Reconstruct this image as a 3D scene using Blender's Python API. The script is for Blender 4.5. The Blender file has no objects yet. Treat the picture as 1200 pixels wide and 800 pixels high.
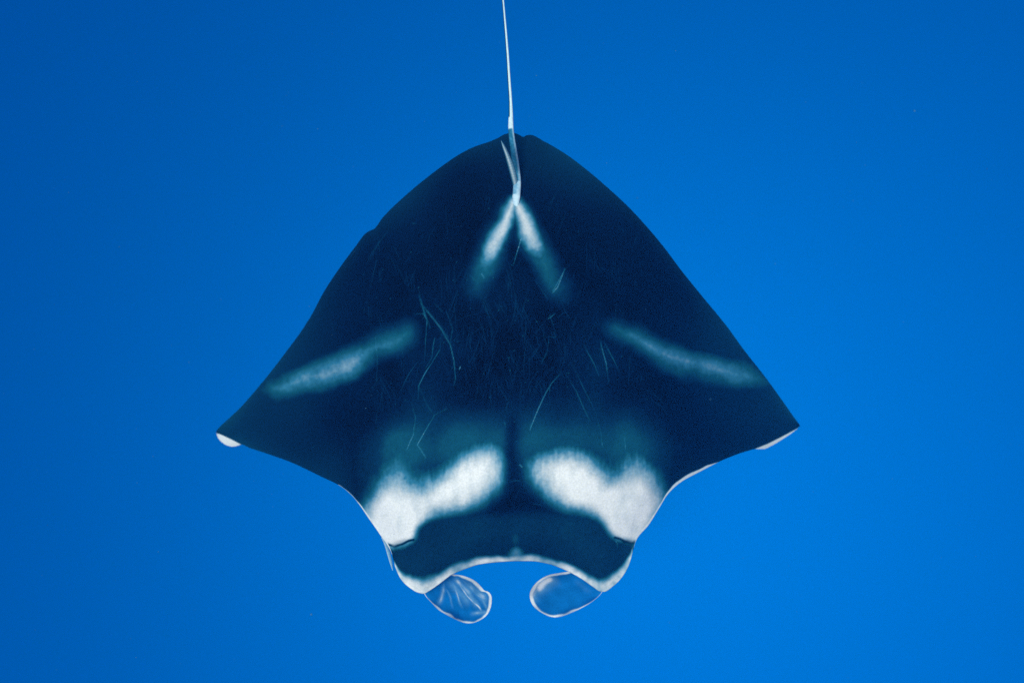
import bpy, math
import numpy as np

# ------------------------------------------------------------------ camera, sky, sun, exposure
scene = bpy.context.scene
H = 3.50                                   # camera height above the ray's back (m)
PXM = 240.0                                # photo pixels per metre at the height of the back

cam_data = bpy.data.cameras.new("camera")
cam_data.sensor_width = 36.0
cam_data.lens = 36.0 / (2 * (2.5 / H))
cam_data.clip_start = 0.05
cam_data.clip_end = 2000.0
cam_data.dof.use_dof = True               # focused on the head and back; the drooping wing tips go a touch soft
cam_data.dof.focus_distance = H - .05
cam_data.dof.aperture_fstop = 0.9
cam = bpy.data.objects.new("camera", cam_data)
cam.location = (0, 0, H)
scene.collection.objects.link(cam)
scene.camera = cam

LIGHT_DIR = np.array([0.58, -0.68, -H]); LIGHT_DIR /= np.linalg.norm(LIGHT_DIR)   # the way the sunlight travels
world = bpy.data.worlds.new("World")
scene.world = world
world.use_nodes = True
wn = world.node_tree.nodes; wl = world.node_tree.links
wn.clear()
sky = wn.new("ShaderNodeTexSky"); sky.sky_type = 'NISHITA'; sky.sun_disc = False
sky.sun_elevation = math.asin(-LIGHT_DIR[2])
sky.sun_rotation = math.atan2(-LIGHT_DIR[0], -LIGHT_DIR[1])
bg = wn.new("ShaderNodeBackground"); bg.inputs["Strength"].default_value = 0.05
wo = wn.new("ShaderNodeOutputWorld")
wl.new(sky.outputs[0], bg.inputs[0]); wl.new(bg.outputs[0], wo.inputs[0])

sun_data = bpy.data.lights.new("sun", 'SUN')
sun_data.energy = 3.4
sun_data.color = (1.0, 0.97, 0.93)
sun_data.angle = math.radians(14)          # the sea surface above spreads the sunlight
sun = bpy.data.objects.new("sun", sun_data)
sun.rotation_euler = (math.acos(-LIGHT_DIR[2]), 0, math.atan2(LIGHT_DIR[1], LIGHT_DIR[0]) - math.pi / 2)
# a lamp shines along its local -Z: aim it along LIGHT_DIR
import mathutils
sun.rotation_euler = mathutils.Vector(LIGHT_DIR).to_track_quat('-Z', 'Y').to_euler()
sun.location = (-2, 3, 30)
scene.collection.objects.link(sun)

vs = scene.view_settings
vs.view_transform = 'Standard'; vs.look = 'None'; vs.exposure = 0.0; vs.gamma = 1.0; vs.use_curve_mapping = False
scene.render.engine = 'CYCLES'
scene.cycles.use_denoising = False        # the little noise that is left reads as the camera's grain
scene.cycles.max_bounces = 6
scene.cycles.volume_bounces = 2
scene.cycles.transparent_max_bounces = 16

rng = np.random.default_rng(7)

# ------------------------------------------------------------------ helpers
def to_world(px, py, z):
    """a point of the ray's plan (photo pixels) at height z, in metres"""
    k = (H - z) / H / PXM
    return np.stack([(px - 600.0) * k, (400.0 - py) * k, z + 0 * px], -1)

def interp_curve(pts, x):
    p = np.array(pts, float)
    return np.interp(x, p[:, 0], p[:, 1])

def smooth_interp(pts, x):
    """monotone cubic (Fritsch-Carlson) through the points"""
    p = np.array(pts, float); X, Y = p[:, 0], p[:, 1]
    h = np.diff(X); d = np.diff(Y) / h
    m = np.zeros(len(X)); m[0], m[-1] = d[0], d[-1]
    for i in range(1, len(X) - 1):
        if d[i - 1] * d[i] > 0:
            w1, w2 = 2 * h[i] + h[i - 1], h[i] + 2 * h[i - 1]
            m[i] = (w1 + w2) / (w1 / d[i - 1] + w2 / d[i])
    i = np.clip(np.searchsorted(X, x) - 1, 0, len(h) - 1)
    t = np.clip((x - X[i]) / h[i], 0, 1)
    return ((2*t**3 - 3*t**2 + 1) * Y[i] + (t**3 - 2*t**2 + t) * h[i] * m[i]
            + (-2*t**3 + 3*t**2) * Y[i + 1] + (t**3 - t**2) * h[i] * m[i + 1])

def sstep(a, b, x):
    t = np.clip((x - a) / (b - a), 0, 1)
    return t * t * (3 - 2 * t)

def make_mesh(name, verts, faces, mat, parent=None, color=None, smooth=True):
    me = bpy.data.meshes.new(name)
    verts = np.ascontiguousarray(verts, np.float32); faces = np.ascontiguousarray(faces, np.int32)
    nf, k = faces.shape
    me.vertices.add(len(verts)); me.vertices.foreach_set("co", verts.ravel())
    me.loops.add(nf * k); me.loops.foreach_set("vertex_index", faces.ravel())
    me.polygons.add(nf)
    me.polygons.foreach_set("loop_start", np.arange(0, nf * k, k, dtype=np.int32))
    me.polygons.foreach_set("use_smooth", np.full(nf, smooth))
    me.update(calc_edges=True)
    me.validate()
    if color is not None:
        a = me.color_attributes.new("pigment", 'FLOAT_COLOR', 'POINT')
        c = np.ones((len(verts), 4), np.float32); c[:, :3] = color
        a.data.foreach_set("color", c.ravel())
    me.materials.append(mat)
    o = bpy.data.objects.new(name, me)
    scene.collection.objects.link(o)
    if parent is not None:
        o.parent = parent
    return o

def grid_faces(nr, nc, off=0, wrap=False, flip=False):
    r = np.arange(nr - 1)[:, None]; c = np.arange(nc if wrap else nc - 1)[None, :]
    c2 = (c + 1) % nc
    a = r * nc + c; b = r * nc + c2; d = (r + 1) * nc + c2; e = (r + 1) * nc + c
    f = np.stack([a, b, d, e], -1).reshape(-1, 4) + off
    return f[:, ::-1] if flip else f

# ------------------------------------------------------------------ pigment map of the back (plan pixels, 2 samples per pixel)
PX0, PY0, SS = 230.0, -10.0, 2
GW, GH = 730 * SS, 760 * SS
gx = PX0 + (np.arange(GW) + 0.5) / SS
gy = PY0 + (np.arange(GH) + 0.5) / SS
GX, GY = np.meshgrid(gx, gy)
_fx = np.fft.rfftfreq(GW) * SS; _fy = np.fft.fftfreq(GH) * SS
_F2 = _fx[None, :] ** 2 + _fy[:, None] ** 2

def blur(a, sx, sy=None):
    sy = sx if sy is None else sy
    g = np.exp(-2 * math.pi ** 2 * (sx ** 2 * _fx[None, :] ** 2 + sy ** 2 * _fy[:, None] ** 2))
    return np.fft.irfft2(np.fft.rfft2(a) * g, s=a.shape)

def noise(s, sy=None):
    n = blur(rng.standard_normal((GH, GW)), s, sy)
    return n / n.std()

WARPX = noise(11) * 1.7 + noise(3) * 0.5
WARPY = noise(11) * 1.7 + noise(3) * 0.5

def poly(pts, warp=1.0):
    """1 inside the polygon, 0 outside (edges roughened by noise)"""
    X = GX + WARPX * warp; Y = GY + WARPY * warp
    inside = np.zeros(X.shape, bool)
    p = np.array(pts, float)
    for (x0, y0), (x1, y1) in zip(p, np.roll(p, -1, 0)):
        if y0 == y1: continue
        c = ((Y > min(y0, y1)) & (Y <= max(y0, y1)))
        xi = x0 + (Y - y0) * (x1 - x0) / (y1 - y0)
        inside ^= c & (X < xi)
    return inside.astype(float)

def stroke(pts, halfwidths, soft, amps=None):
    """a soft band along a polyline whose half width and strength vary"""
    out = np.zeros(GX.shape)
    p = np.array(pts, float); n = len(p)
    w = np.broadcast_to(np.array(halfwidths, float), n); a = np.ones(n) if amps is None else np.array(amps, float)
    m = 3 * max(w) + 4 * soft + 4
    i0 = max(0, int((p[:, 1].min() - m - PY0) * SS)); i1 = min(GH, int((p[:, 1].max() + m - PY0) * SS))
    j0 = max(0, int((p[:, 0].min() - m - PX0) * SS)); j1 = min(GW, int((p[:, 0].max() + m - PX0) * SS))
    X = (GX + WARPX * min(1, soft / 3))[i0:i1, j0:j1]; Y = (GY + WARPY * min(1, soft / 3))[i0:i1, j0:j1]
    sub = np.zeros(X.shape)
    for i in range(n - 1):
        dx, dy = p[i + 1] - p[i]; L2 = dx * dx + dy * dy
        t = np.clip(((X - p[i, 0]) * dx + (Y - p[i, 1]) * dy) / L2, 0, 1)
        d = np.hypot(X - p[i, 0] - t * dx, Y - p[i, 1] - t * dy)
        ww = w[i] + t * (w[i + 1] - w[i]); aa = a[i] + t * (a[i + 1] - a[i])
        sub = np.maximum(sub, aa * (1 - sstep(ww - soft, ww + soft, d)))
    out[i0:i1, j0:j1] = sub
    return out

# plan outline of the disc: rear margin and front margin, tip to tip
REAR = [(253.3, 505), (256, 501.5), (266, 492), (280, 479), (308, 447), (336, 411), (356, 383.5), (360, 377), (363, 372.5), (380, 341),
        (400, 311), (416, 289.5), (429, 273), (433, 270.5), (438, 268.5), (448, 255.5), (473, 231), (505, 204.5),
        (540, 180), (556, 172), (575, 165.5), (585, 161), (591, 157.5), (601, 155.8), (608, 158), (613.5, 160.5), (617, 158.7), (621, 158.2),
        (638, 166), (662, 180), (690, 201), (715, 222.5), (736, 242), (757, 264.5), (778, 289.5), (799, 317.5),
        (820, 343.5), (852, 382.5), (872, 410), (896, 440.5), (916, 468), (930, 488), (937.5, 498)]
FRONT = [(253.3, 506.5), (254.6, 511), (259, 517), (266, 521.5), (272.5, 523), (278.5, 522), (283, 520.6), (292, 524.4), (306, 529),
         (319, 533.4), (340, 541), (376, 558), (400, 570), (413.5, 581.5), (422.5, 593), (431.5, 606.4), (440.5, 619),
         (448, 630), (453, 637), (458.5, 647), (463.5, 665), (470, 678.5), (479, 687.5), (490, 694), (496.5, 695.3), (502, 692.5), (514, 684.5),
         (530.5, 672.5), (543.5, 667), (563, 660.8), (589, 658), (605, 657.2), (621.5, 657.2), (641, 660), (663.5, 668.2), (680, 677),
         (696, 688), (703, 692.5), (707.5, 693), (719, 686), (732, 671.5), (739, 656), (741.5, 646), (745.5, 633), (760, 615),
         (772.5, 595), (782.5, 579), (797.5, 565), (820, 552.5), (850, 537.5), (875.5, 528.3), (886, 525.8), (895, 525.8),
         (903.5, 522.3), (917, 514.4), (932.5, 503.5), (937.5, 499)]
def rear_y(x): return smooth_interp(REAR, x)
def front_y(x): return smooth_interp(FRONT, x)

FY = front_y(gx)[None, :]; RY = rear_y(gx)[None, :]

W = np.zeros((GH, GW))                     # how pale the skin is: 0 black, 1 white

# shoulder patches: crisp towards the head, fading towards the back
left_patch = [(592, 538), (594, 556), (580, 574), (562, 586), (541, 592), (520, 599), (503, 606), (489, 620), (484, 633),
              (470, 636), (448, 640), (420, 600), (436, 584), (450, 568), (458, 548), (464, 524), (474, 518), (477, 548), (479, 570),
              (493, 577), (508, 566), (524, 552), (544, 535), (565, 525), (583, 527)]
right_patch = [(614, 542), (622, 560), (640, 578), (662, 590), (685, 598), (703, 606), (714, 620), (722, 632), (746, 636),
               (766, 612), (776, 596), (772, 580), (762, 560), (750, 540), (741, 526), (734, 532), (731, 556), (722, 574),
               (707, 566), (699, 548), (692, 533), (672, 525), (642, 526), (620, 533)]
fibre = noise(.8, 3.2) * .6 + noise(2.2, 6) * .6
for pts in (left_patch, right_patch):
    m = poly(pts, 1.2)
    b4, b5, b12, b20 = blur(m, 4.5), blur(m, 6), blur(m, 12), blur(m, 20, 22)
    up = sstep(606, 560, GY + WARPY)       # the border towards the back is softer than the one towards the head
    low_ = b4 * sstep(600, 622, GY) + (.35 * b5 + .65 * b12) * (1 - sstep(600, 622, GY))
    core = low_ * (1 - up) + (.12 * b5 + .45 * b12 + .43 * b20) * up
    core = core * 1.10 * (.80 + .30 * b20)
    core = core + .035 * fibre * np.clip(4 * core * (1 - core), 0, 1) * (.4 + .6 * up)
    W = np.maximum(W, np.clip(core, 0, 1))
W *= 1 - .22 * np.exp(-((GX - 466) / 22) ** 2 - ((GY - 545) / 26) ** 2) - .12 * np.exp(-((GX - 745) / 20) ** 2 - ((GY - 540) / 22) ** 2)
W *= 1 - (.045 * np.clip(noise(10), -2, 2) + .035 * np.clip(noise(3, 7), -2, 2)) * sstep(.4, .8, W)
# dusky veil above the patches, parted by the dark spine
veil = np.exp(-((GX - 540) / 74) ** 2 - ((GY - 524) / 40) ** 2) + np.exp(-((GX - 666) / 76) ** 2 - ((GY - 522) / 40) ** 2) \
     + 0.6 * np.exp(-((GX - 470) / 26) ** 2 - ((GY - 530) / 40) ** 2) + 0.6 * np.exp(-((GX - 740) / 28) ** 2 - ((GY - 530) / 40) ** 2)
veil += .45 * np.exp(-((GX - 440) / 34) ** 2 - ((GY - 560) / 46) ** 2) + .45 * np.exp(-((GX - 772) / 34) ** 2 - ((GY - 555) / 46) ** 2) \
      + .28 * np.exp(-((GX - 500) / 40) ** 2 - ((GY - 430) / 70) ** 2) + .28 * np.exp(-((GX - 700) / 40) ** 2 - ((GY - 430) / 70) ** 2)
W = np.maximum(W, 0.24 * np.clip(veil * (1 + .07 * noise(9, 14)), 0, 1))
W *= 1 - 0.75 * np.exp(-((GX - 601 - WARPX) / 9) ** 2) * sstep(470, 500, GY) * sstep(600, 560, GY)
# the chevron in front of the tail
W = np.maximum(W, stroke([(601, 236), (594, 252), (584, 274), (575, 294), (568, 314)], [4, 7.5, 9.5, 9.5, 9], 9, [1, .84, .80, .68, .30]))
W = np.maximum(W, stroke([(606, 236), (611, 250), (619, 268), (628, 288), (636, 304)], [4.5, 7.5, 9.5, 9, 8], 9, [1, .87, .83, .72, .30]))
W = np.maximum(W, stroke([(600, 240), (584, 274), (568, 314), (557, 336), (548, 360)], [9, 13, 13, 12, 9], 15, [.25, .34, .33, .19, .0]))
W = np.maximum(W, stroke([(606, 240), (622, 274), (638, 306), (652, 335), (672, 365)], [9, 13, 13, 13, 10], 15, [.25, .34, .33, .21, .0]))
# bands out on the wings
W = np.maximum(W, stroke([(497, 379), (476, 391), (455, 400), (437, 409), (408, 427), (380, 437), (350, 446), (322, 453), (300, 458)],
                         [7, 11, 11, 10, 13, 13, 12, 11, 9], 19, [.0, .34, .43, .42, .66, .56, .49, .40, .12]))
W = np.maximum(W, stroke([(704, 381), (722, 386), (745, 396), (765, 406), (785, 418), (806, 428), (840, 435), (875, 441), (900, 446)],
                         [6, 9, 11, 11, 12, 13, 13, 12, 9], 19, [.12, .39, .46, .54, .55, .57, .53, .47, .24]))
W += (noise(1.2) * .018 + noise(4) * .015 + noise(12) * .02) * sstep(.15, .5, W) * (1 - .55 * sstep(.6, .95, W))

# head: dusky forehead, pale upper lip
head = sstep(585, 612, GY + 0 * GX) * sstep(440, 470, GX) * sstep(762, 735, GX)
W = np.maximum(W, 0.145 * head)
dl = FY - GY + WARPY * 0.5                 # distance behind the front margin
lipw = np.interp(gx, [445, 463, 472, 482, 492, 500, 512, 530, 545, 600, 607, 614, 660, 680, 698, 708, 722, 735, 741, 748],
                 [3, 5, 11, 17, 21, 20, 15, 13, 10, 8.5, 10, 8.5, 9.5, 12, 15, 18, 16, 15, 9, 3])[None, :]
inhead = (gx > 462) & (gx < 741)
lip = (1 - sstep(lipw * .42 - 1.5, lipw * 1.2 + 1.5, dl + .25 * WARPX)) * inhead[None, :]
W = np.maximum(W, lip * (.80 + .05 * noise(2) + .10 * noise(9)))
W = np.maximum(W, .5 * np.exp(-((GX - 605) / (3 + .55 * np.clip(GY - 634, 0, 20))) ** 2) * sstep(634, 646, GY))
W = np.maximum(W, .22 * np.exp(-((GX - 604) / 9) ** 2 - ((GY - 632) / 12) ** 2))
# the border below each shoulder patch: a ridge with a dark line and a few pale nicks
for pts in ([(448, 636), (462, 638.5), (470, 636.5), (478, 633), (484, 632)], [(721, 629.5), (727, 631), (733, 634.5), (740, 635.5), (746, 634)]):
    W *= 1 - 0.9 * stroke(pts, 1.3, 1.0)
W = np.maximum(W, stroke([(722, 634), (724, 641)], .5, .8, [.6, .3]))
W = np.maximum(W, stroke([(474, 638), (476, 645)], .6, 1, [.45, .2]))
W = np.maximum(W, stroke([(486, 650), (489, 660)], .4, 1, [.22, .15]))
W = np.maximum(W, stroke([(625, 590), (633, 591), (636, 594)], .4, 1, [.25, .3, .1]))
W = np.maximum(W, stroke([(598, 563), (606, 562), (612, 564)], .4, 1, [.25, .3, .2]))

# pale margins: wing tips (the white underside shows) and the inner front margin
tipL = (gx < 284)[None, :] * sstep(-.6, .6, GY - np.interp(gx, [253, 258, 270, 284], [507, 508.5, 514, 521.5])[None, :])
W = np.maximum(W, tipL * .95)
tipR = (gx > 885)[None, :] * sstep(-.6, .6, GY - np.interp(gx, [884, 900, 915, 932, 938], [526, 519.5, 512, 503, 499])[None, :])
W = np.maximum(W, tipR * .9)
mw = np.interp(gx, [395, 412, 430, 450, 460, 742, 755, 775, 790, 812, 830, 850], [0, 2.2, 3.4, 4.2, 0, 0, 4.5, 5.5, 3.8, 3.0, 2.0, 0])[None, :]
W = np.maximum(W, .92 * (1 - sstep(mw * .7, mw * 1.3 + .1, dl)) * (mw > .2))

# scratches on the back
def zz(pts, ox, oy, s): return [(ox + a / s, oy + b / s) for a, b in pts]
S = []
a = lambda pts, amp=.14, w=.45: S.append((zz(pts, 420, 320, 3.3333), amp, w))
a([(235, 85), (250, 130), (270, 190), (262, 280), (255, 350)]); a([(255, 130), (320, 210), (360, 280), (375, 340), (380, 410), (372, 440)], .17)
a([(215, 160), (255, 158), (268, 180)]); a([(300, 255), (285, 330), (262, 370)], .16); a([(318, 300), (270, 375), (235, 440), (232, 490)], .2)
a([(235, 440), (260, 500), (295, 555)], .15); a([(295, 555), (262, 610), (232, 668)], .24, .6); a([(345, 530), (300, 552)], .16)
a([(190, 690), (215, 630), (222, 560), (205, 500)], .16); a([(232, 668), (265, 720)], .2); a([(68, 250), (75, 330), (70, 420), (74, 520), (68, 590)], .12)
a([(165, 460), (200, 390), (235, 340)], .1); a([(345, 150), (370, 220), (360, 270)], .1); a([(400, 365), (395, 375)], .35)
a([(540, 270), (515, 360), (485, 490)], .09); a([(630, 320), (605, 420), (580, 530)], .08); a([(470, 60), (500, 140), (520, 190)], .1)
a([(520, 35), (550, 90), (580, 190)], .09); a([(660, 65), (640, 160)], .09); a([(800, 380), (755, 430), (725, 480), (695, 550), (672, 610)], .22, .55)
a([(745, 255), (735, 310), (715, 352)], .17); a([(745, 330), (775, 308), (800, 350)], .13); a([(765, 230), (770, 250), (735, 250)], .12)
a([(800, 380), (850, 460), (905, 580)], .18); a([(825, 345), (870, 430), (925, 545)], .2); a([(830, 350), (900, 430)], .14)
a([(880, 280), (920, 350), (945, 420)], .16); a([(945, 265), (970, 350), (975, 430)], .17); a([(960, 270), (1000, 340), (1020, 390)], .12)
a([(925, 545), (945, 620), (955, 680)], .17); a([(1040, 640), (1045, 720)], .2); a([(570, 580), (575, 600)], .2); a([(630, 745), (640, 755)], .4)
a([(690, 30), (740, 100)], .12); a([(760, 70), (800, 0)], .2); a([(745, 178), (770, 160)], .2); a([(440, 240), (480, 210)], .08)
a([(160, 200), (175, 330)], .08); a([(980, 470), (985, 560)], .09); a([(300, 120), (330, 150)], .09)
b = lambda pts, amp=.1, w=.45: S.append((zz(pts, 400, 140, 2.857), amp, w))
b([(605, 395), (595, 430), (575, 490)], .2); b([(750, 500), (725, 560), (708, 580)], .22); b([(120, 370), (128, 440)], .09)
b([(270, 330), (272, 470), (260, 540)], .07); b([(350, 290), (355, 400)], .08); b([(240, 350), (250, 352)], .2); b([(790, 375), (800, 385)], .1)
b([(255, 560), (275, 630), (300, 700)], .12); b([(290, 640), (360, 730)], .13); b([(530, 560), (528, 640)], .09); b([(430, 520), (490, 570)], .1)
b([(620, 600), (600, 660)], .08); b([(940, 260), (955, 300)], .06); b([(700, 655), (712, 690)], .12); b([(470, 515), (478, 528)], .3)
for pts, amp, w in S:
    n = len(pts)
    fade = amp * (0.55 + 0.45 * np.sin(np.linspace(0.35, 2.8, n)))
    W = np.maximum(W, W * .6 + stroke(pts, w * .35, 0.65, fade) * (1 + .35 * WARPX / 2) * 2.9)
for k in range(330):
    cx, cy = rng.normal(602, 105), rng.normal(415, 88); an = rng.normal(math.pi / 2, .38); L = rng.uniform(5, 30); bend = rng.normal(0, .13)
    for q in range(rng.integers(1, 4)):    # tooth rakes run in twos and threes
        ox, oy = q * rng.uniform(2.5, 5), q * rng.normal(0, 3)
        pts = [(cx + ox + L * t * math.cos(an + bend * t), cy + oy + L * t * math.sin(an + bend * t)) for t in (-1, -.3, .3, 1)]
        W = np.maximum(W, stroke(pts, .2, .7, np.array([.3, 1, .8, .2]) * rng.uniform(.08, .27)))
for k in range(480):                       # specks
    cx, cy = (rng.uniform(300, 880), rng.uniform(190, 660)) if k % 3 == 0 else (rng.normal(602, 85), rng.normal(440, 85))
    if not (250 < cx < 930 and 190 < cy < 660): continue
    i, j = int((cy - PY0) * SS), int((cx - PX0) * SS)
    r = rng.integers(1, 3); W[i:i + r, j:j + r] = np.maximum(W[i:i + r, j:j + r], rng.uniform(.08, .32))
W += np.clip(noise(1.0), -2, 2) * .006 + noise(14) * .012
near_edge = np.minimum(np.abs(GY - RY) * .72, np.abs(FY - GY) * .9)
W = np.maximum(W, .10 * sstep(.2, .9, np.abs(GX - 604) / 340) + .075 * sstep(350, 170, GY) + .06 * np.exp(-near_edge / 14) + .018 * noise(26))  # water haze painted in: bluer, paler skin towards wing tips, rear and margins
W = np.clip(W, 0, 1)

_RW = [0, .06, .155, .30, .45, .65, .85, 1.0]
_RC = np.array([(.0012, .0022, .0042), (.0015, .0080, .0260), (.0025, .028, .066), (.006, .090, .135), (.030, .190, .300), (.220, .390, .480),
                (.56, .64, .66), (.80, .84, .825)])
def pigment(w):
    return np.stack([np.interp(w, _RW, _RC[:, k]) for k in range(3)], -1)

def sample(F, px, py):
    u = np.clip((px - PX0) * SS - .5, 0, GW - 2); v = np.clip((py - PY0) * SS - .5, 0, GH - 2)
    i = u.astype(int); j = v.astype(int); fu = u - i; fv = v - j
    return (F[j, i] * (1 - fu) * (1 - fv) + F[j, i + 1] * fu * (1 - fv) + F[j + 1, i] * (1 - fu) * fv + F[j + 1, i + 1] * fu * fv)

# ------------------------------------------------------------------ materials
def skin_material(name, rough=.5, translucent=0.0, bump=.25):
    m = bpy.data.materials.new(name); m.use_nodes = True
    nt = m.node_tree; N = nt.nodes; L = nt.links
    p = N["Principled BSDF"]; out = N["Material Output"]
    at = N.new("ShaderNodeAttribute"); at.attribute_name = "pigment"
    tc = N.new("ShaderNodeTexCoord")
    n1 = N.new("ShaderNodeTexNoise"); n1.inputs["Scale"].default_value = 110; n1.inputs["Detail"].default_value = 5
    L.new(tc.outputs["Object"], n1.inputs["Vector"])
    mr = N.new("ShaderNodeMapRange"); mr.inputs["To Min"].default_value = .86; mr.inputs["To Max"].default_value = 1.12
    mr.inputs["From Min"].default_value = .25; mr.inputs["From Max"].default_value = .75
    L.new(n1.outputs["Fac"], mr.inputs["Value"])
    mx = N.new("ShaderNodeVectorMath"); mx.operation = 'SCALE'
    L.new(at.outputs["Color"], mx.inputs[0]); L.new(mr.outputs[0], mx.inputs["Scale"])
    L.new(mx.outputs[0], p.inputs["Base Color"])
    p.inputs["Roughness"].default_value = rough
    p.inputs["Specular IOR Level"].default_value = .0
    bp = N.new("ShaderNodeBump"); bp.inputs["Strength"].default_value = bump; bp.inputs["Distance"].default_value = .004
    n2 = N.new("ShaderNodeTexNoise"); n2.inputs["Scale"].default_value = 60; n2.inputs["Detail"].default_value = 6
    L.new(tc.outputs["Object"], n2.inputs["Vector"]); L.new(n2.outputs["Fac"], bp.inputs["Height"]); L.new(bp.outputs[0], p.inputs["Normal"])
    if translucent:
        t = N.new("ShaderNodeBsdfTranslucent"); L.new(mx.outputs[0], t.inputs["Color"])
        ms = N.new("ShaderNodeMixShader"); ms.inputs[0].default_value = translucent
        L.new(p.outputs[0], ms.inputs[1]); L.new(t.outputs[0], ms.inputs[2]); L.new(ms.outputs[0], out.inputs["Surface"])
    return m

MAT_SKIN = skin_material("manta_skin")
MAT_FIN = skin_material("thin_fin_skin", .5, .25, .15)

# ------------------------------------------------------------------ open water
def box(name, lo, hi, mat):
    v = np.array([[(lo, hi)[i][0], (lo, hi)[j][1], (lo, hi)[k][2]] for i in (0, 1) for j in (0, 1) for k in (0, 1)], float)
    f = np.array([[0, 1, 3, 2], [4, 6, 7, 5], [0, 4, 5, 1], [2, 3, 7, 6], [0, 2, 6, 4], [1, 5, 7, 3]])
    return make_mesh(name, v, f, mat, smooth=False)

wm = bpy.data.materials.new("clear_sea_water"); wm.use_nodes = True
nt = wm.node_tree; nt.nodes.clear()
out = nt.nodes.new("ShaderNodeOutputMaterial")
sc1 = nt.nodes.new("ShaderNodeVolumeScatter"); sc1.inputs["Color"].default_value = (0, 0, 1, 1); sc1.inputs["Density"].default_value = .0105
sc1.inputs["Anisotropy"].default_value = -.45
sc2 = nt.nodes.new("ShaderNodeVolumeScatter"); sc2.inputs["Color"].default_value = (0, 1, 0, 1); sc2.inputs["Density"].default_value = .0022
sc2.inputs["Anisotropy"].default_value = -.45
ab = nt.nodes.new("ShaderNodeVolumeAbsorption"); ab.inputs["Color"].default_value = (.0, .58, .93, 1); ab.inputs["Density"].default_value = .0135
a1 = nt.nodes.new("ShaderNodeAddShader"); a2 = nt.nodes.new("ShaderNodeAddShader")
nt.links.new(sc1.outputs[0], a1.inputs[0]); nt.links.new(sc2.outputs[0], a1.inputs[1])
nt.links.new(a1.outputs[0], a2.inputs[0]); nt.links.new(ab.outputs[0], a2.inputs[1])
nt.links.new(a2.outputs[0], out.inputs["Volume"])
water = box("water", (-400, -400, -262), (400, 400, H + .6), wm)
water["kind"] = "structure"
water["label"] = "clear deep blue open sea water around the manta ray"

# sea floor far below, lost in the blue
sm = bpy.data.materials.new("sea_floor_sand"); sm.use_nodes = True
N = sm.node_tree.nodes; L = sm.node_tree.links
nz = N.new("ShaderNodeTexNoise"); nz.inputs["Scale"].default_value = .05; nz.inputs["Detail"].default_value = 6
cr = N.new("ShaderNodeValToRGB"); cr.color_ramp.elements[0].color = (.16, .15, .12, 1); cr.color_ramp.elements[1].color = (.34, .31, .25, 1)
L.new(nz.outputs["Fac"], cr.inputs[0]); L.new(cr.outputs[0], N["Principled BSDF"].inputs["Base Color"])
N["Principled BSDF"].inputs["Roughness"].default_value = .95
ns = 90
sx, sy = np.meshgrid(np.linspace(-395, 395, ns), np.linspace(-395, 395, ns))
sz = -257 + 1.6 * np.sin(sx / 31) * np.cos(sy / 43) + 1.1 * np.sin(sx / 17 + sy / 23)
seabed = make_mesh("seabed", np.stack([sx, sy, sz], -1).reshape(-1, 3), grid_faces(ns, ns), sm)
seabed["kind"] = "structure"

# ------------------------------------------------------------------ the manta ray
manta = bpy.data.objects.new("manta_ray", None)
manta.empty_display_size = .3
scene.collection.objects.link(manta)
manta["label"] = "black manta ray with white shoulder patches, curled head fins and thin trailing tail"
manta["category"] = "manta ray"

CX = 604.0
def mid_height(px, py, v):
    """height of the disc's middle surface: wings sweep down towards the tips"""
    s = np.abs(px - CX) / 340.0
    z = -1.12 * (.1 * np.log1p(np.exp((s - .55) / .1)) - .00041) / .45
    z = z - .10 * sstep(560, 690, py) * np.exp(-(s / .5) ** 2)         # the head dips a little
    z = z - .28 * sstep(200, 0, py - rear_y(px)) * sstep(1.05, .5, s)  # rear margin trails lower
    z = z + .05 * np.sin(v * 2.2 + 2.0 * s) * sstep(.3, .9, s)
    return z

# distance to the margin (plan pixels), on a coarse grid
_ox = np.linspace(253.3, 937.5, 520)
_o = np.concatenate([np.c_[_ox, smooth_interp(REAR, _ox)], np.c_[_ox, smooth_interp(FRONT, _ox)],
                     [(463.5, y) for y in range(650, 665, 3)], [(741.5, y) for y in range(637, 646, 3)]])
_dx = np.arange(245, 950, 4.0); _dy = np.arange(148, 702, 4.0)
_DX, _DY = np.meshgrid(_dx, _dy)
_D = np.full(_DX.shape, 1e9)
for _c in np.array_split(_o, 26):
    _D = np.minimum(_D, np.min((_DX[..., None] - _c[:, 0]) ** 2 + (_DY[..., None] - _c[:, 1]) ** 2, -1))
_D = np.sqrt(_D)
def margin_distance(px, py):
    u = np.clip((px - 245) / 4, 0, len(_dx) - 1.001); w = np.clip((py - 148) / 4, 0, len(_dy) - 1.001)
    i = u.astype(int); j = w.astype(int); a_ = u - i; b_ = w - j
    return _D[j, i] * (1 - a_) * (1 - b_) + _D[j, i + 1] * a_ * (1 - b_) + _D[j + 1, i] * (1 - a_) * b_ + _D[j + 1, i + 1] * a_ * b_

def thickness(px, py, v):
    s = np.abs(px - CX) / 340.0
    lengthwise = .12 + .88 * sstep(170, 470, py) * (1 - .70 * sstep(530, 690, py))
    T = .20 * np.exp(-(s / .36) ** 2) * lengthwise + .040 * np.clip(1 - s, 0, 1) + .006
    d = np.minimum(margin_distance(px, py), 700 * v * (1 - v))
    f = np.clip(d / (34 - 14 * sstep(.3, .9, s)), 0, 1)
    return T * np.sin(f * math.pi / 2)

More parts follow.
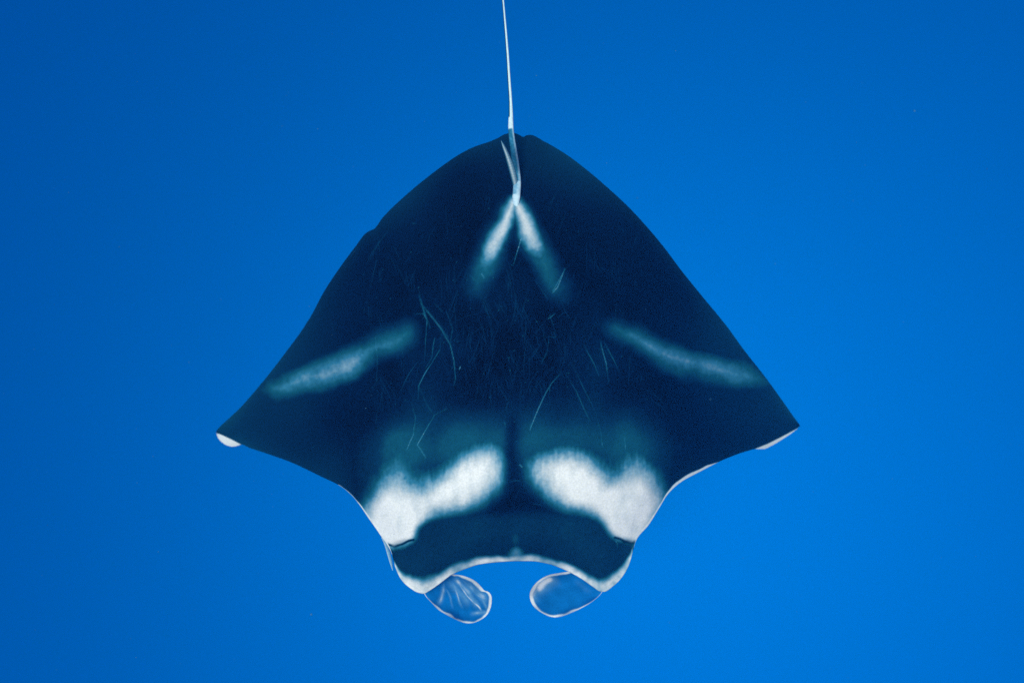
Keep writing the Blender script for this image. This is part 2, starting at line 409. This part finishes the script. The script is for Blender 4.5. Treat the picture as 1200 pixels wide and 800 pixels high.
def relief(px, py):
    """soft anatomy on the back: spine, shoulder humps, ridge behind the head"""
    r = .012 * np.exp(-((px - CX) / 40) ** 2) * sstep(640, 560, py) * sstep(170, 260, py)
    for c in (518, 690):
        r += .035 * np.exp(-((px - c) / 52) ** 2 - ((py - 585) / 42) ** 2)
    for c, d in ((466, 1), (733, -1)):
        r -= .020 * sstep(-3, 3, py - 635 + 2 * np.sin((px - c) / 6)) * np.exp(-((px - c) / 16) ** 2) * sstep(690, 660, py)
    return r

nx, nv = 860, 520
tt = np.linspace(0, 1, nx)
xs = 253.3 + (937.5 - 253.3) * (tt + .0)                             # stations across the span
xs[0] += .05; xs[-1] -= .05
vv = (1 - np.cos(np.linspace(0, math.pi, nv))) / 2 * .35 + np.linspace(0, 1, nv) * .65
ry, fy = rear_y(xs), front_y(xs)
PXg = np.repeat(xs[None, :], nv, 0)
PYg = ry[None, :] + vv[:, None] * (fy - ry)[None, :]
V = np.repeat(vv[:, None], nx, 1)
zm = mid_height(PXg, PYg, V); th = thickness(PXg, PYg, V)
edge = np.minimum(1, 4 * V * (1 - V) * 3)
curl = .075 * np.clip((PYg - np.interp(PXg, [253, 258, 270, 284], [507, 508.5, 514, 521.5])) / 9, 0, 1) * (PXg < 284) \
     + .06 * np.clip((PYg - np.interp(PXg, [884, 900, 915, 932, 938], [526, 519.5, 512, 503, 499])) / 7, 0, 1) * (PXg > 885)
zm = zm + curl                                                        # the tips' front margins roll upwards
zt = zm + .72 * th + relief(PXg, PYg) * edge
zb = zm - .55 * th
zt = np.maximum(zt, zb + .0015)
top = to_world(PXg, PYg, zt)
bot = top.copy(); bot[..., 2] = zb
bot_in = bot[1:-1]                                                    # the margin rows are shared with the upper side
verts = np.concatenate([top.reshape(-1, 3), bot_in.reshape(-1, 3)])
ftop = grid_faces(nv, nx, flip=True)
idx = np.arange(nv * nx).reshape(nv, nx)
bidx = np.concatenate([idx[:1], nv * nx + np.arange((nv - 2) * nx).reshape(nv - 2, nx), idx[-1:]])
fb = np.stack([bidx[:-1, :-1], bidx[:-1, 1:], bidx[1:, 1:], bidx[1:, :-1]], -1).reshape(-1, 4)
# close the two wing tips
def cap(col):
    t, b_ = idx[:, col], bidx[:, col]
    q = np.stack([t[1:-2], t[2:-1], b_[2:-1], b_[1:-2]], -1)
    return q if col == 0 else q[:, ::-1]
faces = np.concatenate([ftop, fb, cap(0), cap(nx - 1)])
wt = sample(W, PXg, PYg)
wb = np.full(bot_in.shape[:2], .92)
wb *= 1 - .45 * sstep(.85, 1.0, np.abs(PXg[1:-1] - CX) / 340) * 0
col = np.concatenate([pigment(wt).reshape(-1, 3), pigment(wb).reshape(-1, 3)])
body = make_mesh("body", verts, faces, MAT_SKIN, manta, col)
body["label"] = "broad black back and wings with white shoulder patches and pale chevron"

def back_height(px, py):
    px = np.asarray(px, float); py = np.asarray(py, float)
    r, f = rear_y(px), front_y(px); v = np.clip((py - r) / (f - r), 0, 1)
    return mid_height(px, py, v) + .72 * thickness(px, py, v) + relief(px, py) * np.minimum(1, 12 * v * (1 - v))

# ---- cephalic fins: thin cupped sheets rolled in from the corners of the head
def resample_closed(pts, n):
    p = np.array(pts, float)
    for _ in range(2):                                                # corner cutting
        q = np.roll(p, -1, 0); p = np.stack([.75 * p + .25 * q, .25 * p + .75 * q], 1).reshape(-1, 2)
    q = np.concatenate([p, p[:1]]); d = np.r_[0, np.cumsum(np.hypot(*np.diff(q, axis=0).T))]
    t = np.linspace(0, d[-1], n, endpoint=False)
    return np.stack([np.interp(t, d, q[:, 0]), np.interp(t, d, q[:, 1])], -1)

def cephalic_fin(outline, base, tip, streaks, seed, rim_gain, label, shade=.4):
    r_ = np.random.default_rng(seed)
    n, nr = 220, 60
    o = resample_closed(outline, n); c = o.mean(0)
    rr = np.r_[np.linspace(0.02, .86, nr - 16), np.linspace(.87, 1, 16)]
    P = c + (o - c)[None] * rr[:, None, None]
    px, py = P[..., 0], P[..., 1]; R = np.repeat(rr[:, None], n, 1)
    base = np.array(base, float); ax = np.array(tip, float) - base; Lx = np.hypot(*ax); ax /= Lx
    u = ((px - base[0]) * ax[0] + (py - base[1]) * ax[1]) / Lx         # 0 at the root, 1 at the free end
    w = (-(px - base[0]) * ax[1] + (py - base[1]) * ax[0]) / Lx
    z0 = float(mid_height(np.array(base[0]), np.array(base[1]), np.array(1.0))) - .02
    z = z0 - .10 - .03 * np.clip(u, 0, 1) + .05 * (R ** 2.4 - 1) * sstep(-.1, .35, u) + .012 * np.sin(w * 14 + u * 3) * R
    z += .012 * np.sin(np.linspace(0, 2 * math.pi, n, endpoint=False) * 7 + seed)[None] * R ** 6
    tk = .013 * np.sqrt(np.clip(1 - R ** 6, 0, 1)) + .001
    upper = to_world(px, py, z); lower = upper.copy(); lower[..., 2] -= tk
    vts = np.concatenate([upper.reshape(-1, 3), lower.reshape(-1, 3)])
    ou = n * nr
    ftri = []
    rim = np.stack([np.arange(n) + n * (nr - 1), (np.arange(n) + 1) % n + n * (nr - 1),
                    (np.arange(n) + 1) % n + n * (nr - 1) + ou, np.arange(n) + n * (nr - 1) + ou], -1)
    # close the small centre hole with a fan of quads
    h = n // 2
    k = np.arange(0, h - 1)
    cen = np.stack([k, k + 1, n - 2 - k, n - 1 - k], -1)
    fs = np.concatenate([grid_faces(nr, n, wrap=True, flip=False), grid_faces(nr, n, ou, True, True), rim[:, ::-1], cen[:, ::-1], cen + ou])
    edge_d = (1 - R) * np.hypot(o[:, 0] - c[0], o[:, 1] - c[1])[None]  # px from the rim
    ang = np.arctan2(py - base[1], px - base[0])
    mott = np.zeros(px.shape)
    for q in range(26):
        f1, f2, ph = r_.normal(0, .22), r_.normal(0, .22), r_.uniform(0, 6.28)
        mott += np.sin(f1 * px + f2 * py + ph) / 5
    pale = np.zeros(px.shape)                                          # 0 slate blue, 1 white
    for (s0, s1, width, amp) in streaks:
        sx0, sy0 = s0; sx1, sy1 = s1
        d0 = np.array([sx1 - sx0, sy1 - sy0], float); l0 = np.hypot(*d0); d0 /= l0
        t = (px - sx0) * d0[0] + (py - sy0) * d0[1]; dn = -(px - sx0) * d0[1] + (py - sy0) * d0[0] + 1.0 * np.sin(t / 7 + sx0) + .5 * mott
        pale = np.maximum(pale, 1.3 * amp * np.exp(-(dn / width) ** 2) * sstep(-5, 7, t) * sstep(l0 + 7, l0 - 5, t) * (1 + .3 * mott))
    rg = np.interp(np.arange(n), np.linspace(0, n, len(rim_gain) + 1), list(rim_gain) + [rim_gain[0]])[None]
    pale = np.maximum(pale, 1 - sstep(rg * .45, rg * 1.25 + .5, edge_d + .8 * mott * sstep(0, 2, rg)))
    # the inside of the roll is slate blue rather than black
    blue = np.array([.004, .175, .52])[None, None] * (1 + .10 * mott[..., None]) * (1 - .25 * sstep(.1, .9, u)[..., None] * shade)
    pale = np.clip(pale, 0, 1)[..., None]
    pg = blue * (1 - pale) + (np.array([.17, .44, .64]) + sstep(.45, .95, pale) * np.array([.67, .45, .25])) * pale
    low = pigment(np.full(px.shape, .85))
    cols = np.concatenate([np.clip(pg, .002, .9).reshape(-1, 3), low.reshape(-1, 3)])
    ob = make_mesh("cephalic_fin", vts, fs, MAT_FIN, manta, cols)
    ob["label"] = label
    return ob

LEFT_FIN = [(530, 672.5), (536, 673), (542.5, 674), (551, 677), (558, 681), (564, 687), (567.5, 692), (572, 692.5), (575, 695.5), (576.5, 700), (576, 708), (574, 715), (569.5, 722),
            (560, 728), (549.5, 730.5), (539, 728), (525, 721), (513, 714), (505, 705), (497, 696.5), (493, 684), (503, 672), (517, 667)]
RIGHT_FIN = [(668, 669), (655, 671), (642.5, 673), (630, 680), (622, 690), (620, 698), (623.5, 709), (634, 717.5), (646, 723), (656.5, 722.5),
             (669, 718), (688, 709), (702, 698.5), (708, 690), (711, 679), (700, 670), (683, 665)]
cephalic_fin(LEFT_FIN, (506, 680), (566, 716),
             [((526, 680), (548, 706), 4, .34), ((533, 677), (560, 708), 3.2, .5), ((545, 680), (568, 703), 4, .46), ((521, 684), (514, 706), 2.2, .42), ((529, 681), (541, 708), 1.5, .40),
              ((554, 720), (571, 716), 2.2, .5), ((563, 694), (571, 714), 1.6, .35), ((536, 682), (564, 716), 1.2, .6), ((541, 679), (565, 700), 1.0, .5), ((522, 688), (530, 708), 1.2, .3)], 3,
             [2.5, 2.8, 4.2, 5, 4, 3, 2.5, 2.6, 2.6, 2, 1.4, .8, 1, 1, 1.5], "rolled fin with white rim and pale streaks inside")
cephalic_fin(RIGHT_FIN, (700, 684), (630, 706),
             [((650, 676), (628, 692), 7, .70), ((632, 684), (624, 702), 5, .62), ((692, 692), (676, 682), 3, .08)], 5,
             [2, 2.8, 4.5, 5.2, 4, 2.8, 2.8, 2.4, 1.6, .9, .5, .5, .5, 1], "rolled fin with white rim and plain blue inside")

# ---- tail: a thin whip that leaves the back at the end of the chevron
def tube(name, pts, radii_px, zs, color_fn, mat, parent, n=14, m=240, flat=.8):
    p = np.array(pts, float); d = np.r_[0, np.cumsum(np.hypot(*np.diff(p, axis=0).T))]
    t = np.linspace(0, d[-1], m)
    cx = smooth_interp(np.c_[d, p[:, 0]], t); cy = smooth_interp(np.c_[d, p[:, 1]], t)
    r = np.interp(t, d, radii_px) / PXM; z = np.interp(t, d, zs)
    z = np.convolve(np.pad(z, 8, mode='edge'), np.ones(17) / 17, mode='valid')
    C = to_world(cx, cy, z)
    T = np.gradient(C, axis=0); T /= np.linalg.norm(T, axis=1)[:, None]
    side = np.cross(T, [0, 0, 1.0]); side /= np.linalg.norm(side, axis=1)[:, None]
    upv = np.cross(side, T)
    a_ = np.linspace(0, 2 * math.pi, n, endpoint=False)
    Vx = C[:, None] + side[:, None] * (r[:, None, None] * np.cos(a_)[None, :, None]) + upv[:, None] * (r[:, None, None] * flat * np.sin(a_)[None, :, None])
    ca = np.repeat(np.cos(a_)[None], m, 0); PY = np.repeat(cy[:, None], n, 1)
    w = color_fn(PY, ca, np.repeat(np.sin(a_)[None], m, 0))
    return make_mesh(name, Vx.reshape(-1, 3), grid_faces(m, n, wrap=True), mat, parent, np.clip(pigment(np.clip(w, 0, 1)) * np.array([.86, 1.08, 1.2]), 0, .9).reshape(-1, 3))

zroot = float(back_height(604., 240.))
def tail_color(py, ca, sa):
    # +ca is the right-hand side of the tail seen from above
    q = ca if TAIL_SIGN > 0 else -ca
    dusk = .42 + .34 * sstep(.2, .8, q)                               # over the disc: dusky with a paler right side
    dusk = np.where(py > 214, .62 + .2 * sstep(-.3, .5, q), dusk)
    dusk = np.where(py > 229, .9, dusk)
    white = np.where(q < -.55, .26, .97)                                # beyond the disc: white with a dark left flank
    spot = (np.abs(py - 144) < 6.5)
    base = np.where(py < 152, np.where(py < 138, white, white), dusk)
    base = np.where(spot, .93, base)
    n_ = .07 * np.sin(py * .83 + 1.3 * np.sin(py * .31)) * np.sin(py * .61 + ca * 3) 
    fade = sstep(-40, 90, py) * .12 - .12
    return base + n_ + np.where(py < 138, fade, 0)
TAIL_SIGN = 1
TAIL = [(604.5, 243), (605, 232), (606, 215), (604.5, 195), (602.2, 178), (599.6, 160), (598.6, 148), (598.6, 138), (598.2, 120), (596.6, 95), (594.4, 60), (591.8, 28),
        (589.3, 0), (584, -60), (577, -130), (572, -210)]
TR = [3, 4.8, 4.8, 4.3, 3.9, 3.4, 3.1, 2.7, 2.0, 1.8, 1.6, 1.4, 1.25, 1.1, .9, .35]
zr = zroot
TZ = [zr - .012, zr + .006] + [float(back_height(606., 215.)) + .03, float(back_height(604., 195.)) + .06, .02, .02, .02, .02, .01, 0, -.01, -.03, -.04, -.08, -.12, -.16]
tail = tube("tail", TAIL, TR, TZ, tail_color, MAT_SKIN, manta)
tail["label"] = "thin white whip tail"

# ---- dorsal fin: a small blade at the tail root, flopped to one side
def dorsal():
    # stations from the root to the tip: centre line, half width (px), height above the back
    st = np.array([(605.5, 226, 2.0, .02), (603.5, 214, 3.4, .06), (600.8, 203, 3.6, .09), (597.6, 192, 3.3, .115), (593.8, 181, 2.6, .135), (590.0, 171.5, 1.9, .15), (587.2, 164.8, .5, .155)])
    t = np.linspace(0, 1, 50); k = np.linspace(0, 1, len(st))
    cx, cy, hw, hz = (smooth_interp(np.c_[k, st[:, i]], t) for i in range(4))
    zb_ = float(back_height(604., 215.))
    m_ = 9; s_ = np.linspace(-1, 1, m_)
    T = np.stack([np.gradient(cx), np.gradient(cy)], -1); T /= np.linalg.norm(T, axis=1)[:, None]
    nrm = np.stack([-T[:, 1], T[:, 0]], -1)
    px = cx[:, None] + nrm[:, :1] * hw[:, None] * s_[None]; py = cy[:, None] + nrm[:, 1:] * hw[:, None] * s_[None]
    lean = -np.sign(nrm[:, :1] + 1e-9)
    z = zb_ + hz[:, None] - .012 * s_[None] ** 2
    up_ = to_world(px, py, z); lo_ = up_.copy(); lo_[..., 2] -= (.010 * (1 - s_ ** 2)[None] + .002)
    nvx = up_.reshape(-1, 3).shape[0]
    n0 = len(t)
    f = [grid_faces(n0, m_), grid_faces(n0, m_, nvx, flip=True)]
    for c_ in (0, m_ - 1):
        r0 = np.arange(n0 - 1) * m_ + c_
        q = np.stack([r0, r0 + m_, r0 + m_ + nvx, r0 + nvx], -1)
        f.append(q if c_ == 0 else q[:, ::-1])
    side = np.where(px - cx[:, None] < 0, 1, 0)
    w = .56 + .16 * np.sin(py * .9) * 0 + .22 * np.exp(-((s_[None] + .1) / .4) ** 2) + .05 * np.sin(py * 2.3 + px)
    w = np.where(side * (np.abs(s_[None]) > .55), .36, w)
    w = w * (1 - .25 * sstep(.75, 1, t)[:, None])
    colr = pigment(np.clip(np.concatenate([w.reshape(-1), np.full(nvx, .35)]), 0, 1))
    return make_mesh("dorsal_fin", np.concatenate([up_.reshape(-1, 3), lo_.reshape(-1, 3)]), np.concatenate(f), MAT_SKIN, manta, colr)
dfin = dorsal()
dfin["label"] = "small pale grey fin leaning over the tail root"

# ---- loose pale fold of skin at the side of the head
def fold_color(py, ca, sa): return .62 + .22 * np.sin(py * .8) * 0 + .18 * sstep(-.2, .6, ca) - .15 * sstep(650, 660, py) * 0
zf = float(mid_height(np.array(450.), np.array(634.), np.array(.99)))
fold = tube("skin_fold", [(447.5, 629), (452, 637), (455.5, 648), (458, 658), (460.2, 668)], [.8, 1.9, 2.2, 1.7, .3], [zf - .01, zf - .04, zf - .08, zf - .11, zf - .13], fold_color, MAT_SKIN, manta, m=60, flat=.5)
fold["label"] = "slender white fold of skin beside the head"

# ------------------------------------------------------------------ drifting specks in the water
pm = bpy.data.materials.new("marine_snow_flake"); pm.use_nodes = True
pn = pm.node_tree.nodes["Principled BSDF"]
oi = pm.node_tree.nodes.new("ShaderNodeNewGeometry")
crp = pm.node_tree.nodes.new("ShaderNodeValToRGB"); crp.color_ramp.elements[0].color = (.015, .10, .18, 1); crp.color_ramp.elements[1].color = (.08, .28, .38, 1)
pm.node_tree.links.new(oi.outputs["Random Per Island"], crp.inputs[0]); pm.node_tree.links.new(crp.outputs[0], pn.inputs["Base Color"])
pn.inputs["Roughness"].default_value = .8
NP = 900
depth = rng.uniform(2.4, 8, NP) ; wid = depth * .85
cx_, cy_ = rng.uniform(-1, 1, NP) * wid, rng.uniform(-1, 1, NP) * wid * .75
cz_ = H - depth
rad = rng.lognormal(math.log(.0013), .4, NP) * (depth / 4) ** .5
octv = np.array([[1, 0, 0], [-1, 0, 0], [0, 1, 0], [0, -1, 0], [0, 0, 1], [0, 0, -1]], float)
octf = np.array([[0, 2, 4], [2, 1, 4], [1, 3, 4], [3, 0, 4], [2, 0, 5], [1, 2, 5], [3, 1, 5], [0, 3, 5]])
pv = np.stack([cx_, cy_, cz_], -1)[:, None] + octv[None] * (rad[:, None, None] * rng.uniform(.5, 1.4, (NP, 6, 1)))
pf = octf[None] + (np.arange(NP) * 6)[:, None, None]
snow = make_mesh("marine_snow", pv.reshape(-1, 3), pf.reshape(-1, 3), pm, smooth=True)
snow["kind"] = "stuff"
snow["label"] = "tiny pale specks drifting in the blue water"
snow["category"] = "marine snow"
